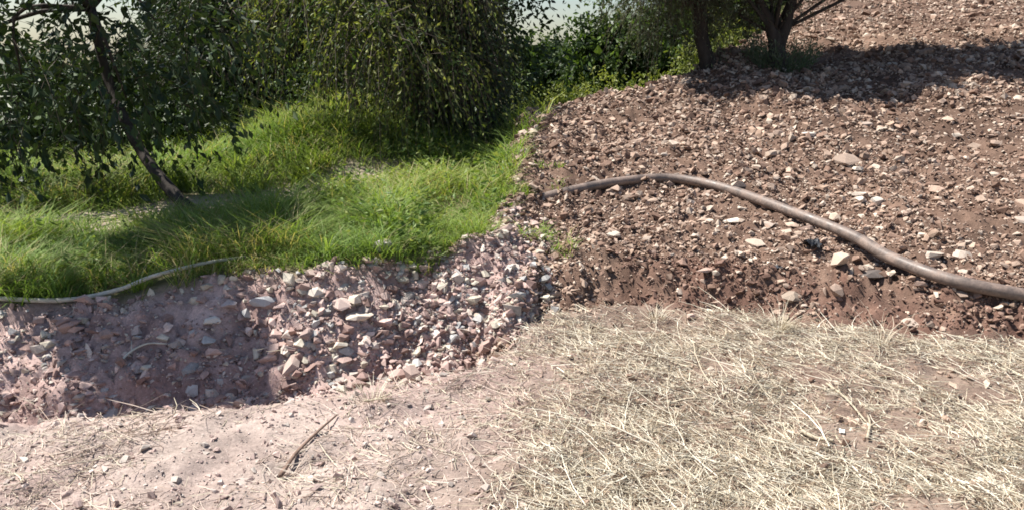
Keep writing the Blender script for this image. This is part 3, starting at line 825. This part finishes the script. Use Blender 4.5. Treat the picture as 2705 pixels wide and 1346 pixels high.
# trees and bushes beyond the crest
GB = 'trees beyond the crest of the slope'
for i, (x, y, h, w, lb) in enumerate([(1.2, 27, 1.9, 1.6, 'rounded blue green tree under the gap of sky'), (3.6, 25, 2.9, 1.9, 'dark round tree left of the low hanging olive'), (6.2, 24, 3.2, 2.0, 'dark tree directly behind the low hanging olive'),
                                      (9.5, 26, 3.8, 2.3, 'dark tree behind the gap between the two olives'), (12.5, 28, 4.4, 2.6, 'tall dark tree behind the forked olive')]):
    make_tree('round_tree', lb, gpos(x, y), [(0, 0, 0), (.1, 0, .5), (0, .1, 1.0), (.1, 0, 1.5)], [.2, .16, .14, .1],
              [((0, 0, h*.55), (w, w*.8, h*.45)), ((-w*.5, -.2, h*.45), (w*.7, w*.6, h*.38)), ((w*.5, .1, h*.5), (w*.7, w*.6, h*.42))],
              700, 10, .17, .6, DK+MID[:2], .3, .6, seed=130+i, core=2200, group=GB, core_size=.3, fine=False)
for i, (x, y, h, w, lb) in enumerate([(.55, 14.5, .85, .6, 'light green bush at the field edge beside the dark tree'), (1.6, 15.0, .95, .75, 'pale green bush below the round blue green tree'), (2.8, 15.2, .95, .7, 'yellow green bush behind the crest of the slope'), (3.9, 15.6, 1.2, .7, 'small green bush left of the bare olive trunk')]):
    make_tree('green_bush', lb, gpos(x, y), [(0, 0, 0), (.02, 0, .15), (0, .02, .3), (.02, 0, .45)], [.03, .025, .02, .015],
              [((0, 0, h*.55), (w, w*.7, h*.5)), ((w*.4, 0, h*.4), (w*.6, w*.5, h*.4)), ((-w*.5, 0, h*.42), (w*.6, w*.5, h*.4))],
              420, 10, .075, .5, SUNNY, .3, .35, seed=140+i, core=500, group='bushes behind the crest', core_size=.12, fine=False)['category'] = 'bush'

# ------------------------------------------------------------------ sticks, weeds and other single things
stick('stick', ground_path([(280, 473), (296, 453), (318, 431), (337, 413)], .012), .010, .004, 'stick_dark', 'thin dark brown stick lying diagonally on the pink track', 'stick', seed=1)
stick('pole', ground_path([(-25, 311), (60, 306), (118, 299), (150, 290), (178, 282), (212, 273), (246, 264)], [.05, .05, .05, .06, .06, .06, .05]), .015, .010, 'pale_pole', 'long thin pale pole lying along the grassy rim of the bank', 'pole', 20, 8, .03, seed=2)
stick('twig', ground_path([(756, 484), (768, 460), (771, 436), (765, 425)], .015), .010, .004, 'stick', 'forked pale twig standing out at the bottom of the straw', 'twig', seed=3, fork=[(.3, (-.09, .12, .02), .006), (.6, (.10, .06, .01), .005)])
stick('twig', ground_path([(801, 438), (815, 444), (833, 448)], .018), .010, .007, 'stick', 'short thick pale twig with a bare patch below it', 'twig', seed=4)
stick('twig', ground_path([(822, 472), (835, 464), (850, 463)], .016), .012, .007, 'stick_dark', 'crooked brown twig near the bottom of the straw', 'twig', seed=5)
stick('twig', ground_path([(735, 430), (750, 437), (764, 445)], .016), .006, .004, 'stick_dark', 'thin grey brown twig left of the forked pale twig', 'twig', seed=6)
stick('twig', ground_path([(668, 402), (690, 401), (708, 403)], .018), .006, .004, 'stick', 'straight pale twig lying level across the straw', 'twig', seed=7)
stick('twig', ground_path([(826, 387), (846, 402), (868, 424), (878, 434)], .02), .006, .003, 'stick', 'long thin straw coloured twig slanting down to the right', 'twig', seed=8)
stick('twig', ground_path([(672, 484), (690, 472), (702, 466)], .014), .006, .004, 'stick', 'thin twig on the bare earth at the lower left of the straw', 'twig', seed=9, fork=[(.7, (.05, .10, .01), .004)])
stick('twig', ground_path([(866, 450), (869, 430), (868, 412)], .02), .007, .004, 'stick', 'pale branched twig at the right of the straw', 'twig', seed=10, fork=[(.4, (.09, .05, .01), .004)])
stick('twig', ground_path([(838, 468), (843, 452), (834, 442)], .014), .004, .003, 'stick', 'curled pale stalk below the short thick twig', 'twig', seed=11)
stick('twig', ground_path([(705, 452), (722, 443), (738, 430)], .014), .005, .003, 'stick', 'thin pale twig on the border of straw and bare earth', 'twig', seed=12)
stick('twig', ground_path([(364, 402), (375, 400), (392, 396)], .02), .006, .003, 'stick', 'dry stalk lying on the lip of the trench', 'twig', seed=13, fork=[(.3, (.12, -.02, .02), .004)])
stick('root', ground_path([(118, 372), (130, 358), (148, 352), (168, 352)], .03), .008, .004, 'pale_pole', 'pinkish root sticking out of the left end of the bank', 'root', seed=14, fork=[(.4, (-.05, .12, .05), .004)])

def tuft(name, label, px, py, n, h, cols, spread, seed, cat, lean=(0, 0), w=.0018):
    x, y = at(px, py); rg = np.random.default_rng(seed)
    a = rg.random(n)*6.28; r = spread*.25*np.sqrt(rg.random(n))
    X = x+np.cos(a)*r; Y = y+np.sin(a)*r
    L = h*rg.uniform(.5, 1.1, n); el = np.clip(rg.normal(1.1, .25, n), .4, 1.5)
    root = empty(name, (x, y, hgt(x, y))); tag(root, label, cat)
    o = ribbons('blades', root, X, Y, L, np.full(n, w), el, a, pick_cols(n, cols, rg), 'straw' if name == 'dry_tuft' else 'grass', -.005, .4, seed, 3, False)
    o.matrix_parent_inverse = Matrix.Translation(-root.location)
    return root
STRAWC = [(.56, .50, .39), (.62, .57, .46), (.44, .37, .27)]
tuft('dry_tuft', 'upright tuft of dry grass at the foot of the red bank', 779, 330, 90, .22, STRAWC, .2, 1, 'grass tuft')
tuft('dry_tuft', 'wiry dry stalks arching beside the right end of the bank', 880, 345, 45, .26, STRAWC, .2, 2, 'grass tuft')
tuft('dry_tuft', 'low dry tuft against the bank left of the pipe', 655, 316, 70, .14, STRAWC, .25, 3, 'grass tuft')
tuft('dry_tuft', 'tangled dry stalks on the trench lip at the right', 372, 398, 60, .16, STRAWC, .3, 4, 'grass tuft')
tuft('weed', 'single tall bright green weed at the rim of the bank', 326, 256, 34, .30, [(.22, .32, .08), (.26, .34, .12)], .12, 5, 'weed', w=.006)
tuft('weed', 'tuft of fresh grass hanging over the left rim of the bank', 138, 290, 90, .2, [(.16, .24, .05), (.2, .27, .06)], .35, 6, 'weed', w=.004)
tuft('weed', 'tall lush weeds at the right end of the grass', 380, 215, 160, .5, [(.17, .26, .05), (.22, .29, .06)], .9, 7, 'weed', w=.006)
tuft('weed', 'yellow green weeds beside the leaning trunk', 152, 232, 120, .3, [(.22, .29, .06), (.26, .31, .07)], .8, 8, 'weed', w=.005)
